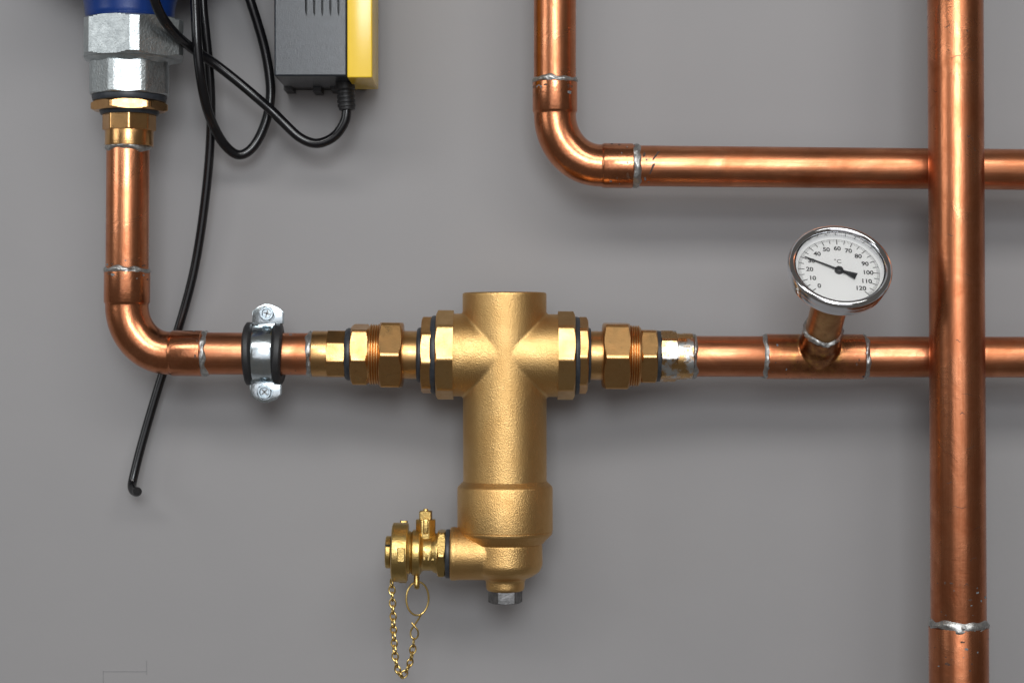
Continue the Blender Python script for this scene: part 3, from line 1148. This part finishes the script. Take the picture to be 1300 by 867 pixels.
def stains(parent, run, t_px, r_px, spread, n, seed, mat=None, size=2.2):
    rs = random.Random(seed)
    for mt, nm in ((FLUX, 'flux_stain'), (SCORCH, 'scorch_stain')):
        bm = bmesh.new()
        a, e1, e2 = frame_of(run.axis)
        R = r_px * run.k + 0.00005
        for _ in range(n):
            px = t_px + rs.uniform(*spread)
            th = math.radians(rs.uniform(-80, 80))
            w = size * rs.uniform(0.3, 1.0) ** 1.6
            st = rs.uniform(0.5, 2.4)
            vs = []
            for i in range(10):
                p = 2 * PI * i / 10
                q = w * (0.6 + 0.7 * rs.random())
                t = run.t(px + q * math.cos(p))
                h = th + st * q * math.sin(p) / r_px
                vs.append(bm.verts.new(run.o + a * t + (e1 * math.cos(h) + e2 * math.sin(h)) * R))
            bm.faces.new(vs)
        o = obj(nm, bm, mt, parent, 60)
        o['kind'] = 'stuff'


stains(left, LV, 352, 29, (-4, 10), 4, 1)
stains(left, LH, 253, 29, (-26, 2), 3, 2)
stains(left, LV, 335, 27, (-6, 6), 2, 3)
stains(left, LH, 385, 26.6, (-20, 4), 2, 4)
stains(up, TV, 113, 28.4, (-4, 14), 4, 5)
stains(up, TH, 792, 28.4, (-20, 9), 7, 6)
stains(up, TH, 824, 25.8, (-9, 14), 4, 7)
stains(right, RH2, 976, 28.6, (0, 22), 4, 8)
stains(right, RH2, 1088, 28.6, (-14, 6), 4, 9)
stains(big, BV, 806, 37.6, (-4, 40), 9, 12)
stains(big, BV, 776, 35, (-40, 8), 7, 13)

# ------------------------------------------------------------------ control box
dF, dBk = 0.085, 0.021
box = thing('control_box', 'charcoal plastic box with slots and yellow side, fixed to the wall at the top', 'control box', at(400, 97, 0.02))
lo, hi = at(348, 97, dF), at(440.5, -150, dF)
bm = bmesh.new()
z_slot = at(0, 21, dF).z
add_box(bm, (lo.x, -dF, lo.z), (hi.x, -dBk, hi.z), 0.0012, 3)
housing = obj('housing', bm, BLACK_BOX, box)
# the slots are real cuts
cut = bmesh.new()
for i in range(5):
    c = at(388.8 + i * 10.3, 21, dF)
    w = 1.7 * s_at(dF)
    m = Matrix.Translation((c.x, 0, c.z)) @ Matrix(((1, 0, 0), (0, 0, -1), (0, 1, 0))).to_4x4()
    add_prism(cut, [(0, 0), (w * 0.8, 0.0022), (w, 0.005), (w, 0.075), (-w, 0.075), (-w, 0.005), (-w * 0.8, 0.0022)], m, dF - 0.012, dF + 0.004)
cutter = obj('slot_cutter', cut, HOLE)
cutter.location = -box.location
cutter.parent = None
md = housing.modifiers.new('slots', 'BOOLEAN')
md.operation = 'DIFFERENCE'
md.solver = 'EXACT'
md.object = cutter
housing.location = (0, 0, 0)
# bring both into one frame before cutting
cutter.location = (0, 0, 0)
cutter.data.transform(Matrix.Translation(-box.location))
par = housing.parent
housing.parent = None
bpy.context.view_layer.update()
dg = bpy.context.evaluated_depsgraph_get()
me = bpy.data.meshes.new_from_object(housing.evaluated_get(dg))
housing.modifiers.clear()
for p_ in me.polygons:
    p_.use_smooth = False
housing.data = me
housing.parent = par
bpy.data.objects.remove(cutter)
lo2, hi2 = at(440.9, 99, dF + 0.0005), at(472.5, -150, dF + 0.0005)
bm = bmesh.new()
add_box(bm, (lo2.x, -dF - 0.0012, lo2.z), (hi2.x, -dBk, hi2.z), 0.0009, 3)
obj('side_cover', bm, YELLOW, box)
bm = bmesh.new()
for x0, x1, h in ((361, 372, 2.4), (398, 408, 4.6), (420, 428, 2.4)):
    p, q = at(x0, 113, 0.019), at(x1, 113, 0.019)
    add_box(bm, (p.x, -0.024, p.z - h * P6), (q.x, -0.001, p.z + 0.006))
add_box(bm, (lo.x + 0.006, -dBk - 0.001, lo.z + 0.001), (hi2.x - 0.01, -0.0005, hi.z - 0.002))
obj('mounting_plate', bm, RUBBER, box)
g0, g1 = at(437, 92, 0.047), at(440.5, 140, 0.047)
bm = bmesh.new()
ax = g1 - g0
L_ = ax.length
pr = [(0, 0), (0, 0.0068), (L_ * .45, 0.0068), (L_ * .48, 0.0060)]
for i in range(4):
    f = L_ * (.50 + .115 * i)
    pr += [(f, 0.0064), (f + L_ * .07, 0.0064), (f + L_ * .08, 0.0058), (f + L_ * .11, 0.0058)]
pr += [(L_, 0.0056), (L_, 0)]
add_lathe(bm, g0, ax, pr, 32, 0.0002)
obj('cable_gland', bm, RUBBER, box)

# ------------------------------------------------------------------ cables


def cable(name, label, pts, r):
    p3 = smooth_path([at(x, y, d) for x, y, d in pts], 10)
    root = p3[len(p3) // 2]
    bm = bmesh.new()
    add_sweep(bm, p3, r, 20)
    bmesh.ops.translate(bm, verts=bm.verts, vec=-root)
    o = obj(name, bm, CABLE, None, 60)
    o.location = root
    o['label'] = label
    o['category'] = 'cable'
    o['group'] = 'black cables at the upper left'
    return o


CR = 6.2 * s_at(0.035)
cable('black_cable', 'black cable sagging from the box gland and crossing up over the silver nut',
      [(439.5, 125, .047), (440.2, 141, .047), (437, 156, .0465), (426, 172, .045), (410, 181, .044), (395, 181.5, .043), (378, 173, .043), (360, 156, .043), (345, 141, .043), (325, 123.5, .045),
       (300, 102.5, .047), (275, 83, .05), (258, 71.5, .055), (242, 60.5, .065), (224, 45, .082), (209, 27, .096), (199, 8, .104), (193, -15, .108), (186, -70, .108)], 6.2 * s_at(0.04))
cable('black_cable', 'black cable hanging in a narrow loop between silver nut and charcoal box',
      [(247, -80, .070), (247.5, -10, .069), (248.5, 20, .068), (250.5, 60, .067), (255, 100, .062), (262, 135, .052), (272, 162, .040), (285, 184, .032), (301, 196.5, .027), (316, 192, .025), (329, 175, .024),
       (339.5, 148, .024), (343.5, 120, .024), (341.5, 92, .025), (335.5, 60, .027), (327, 30, .03), (318, 2, .033), (308, -30, .035), (296, -80, .035)], CR)
cable('black_cable', 'black cable hanging nearly straight down behind the copper pipe, its end curled',
      [(256.5, -80, .045), (257.5, 0, .044), (261, 40, .042), (265.5, 85, .038), (267.8, 130, .033), (267, 180, .028), (262, 240, .024), (252.5, 310, .02), (241.5, 364, .018), (224, 425, .016), (206, 476, .015),
       (189, 532, .015), (177, 575, .016), (169.2, 607, .018), (167.7, 617, .021), (169.5, 622.5, .025), (173.2, 624.5, .029), (174.5, 623.5, .031)], 5.8 * s_at(0.03))
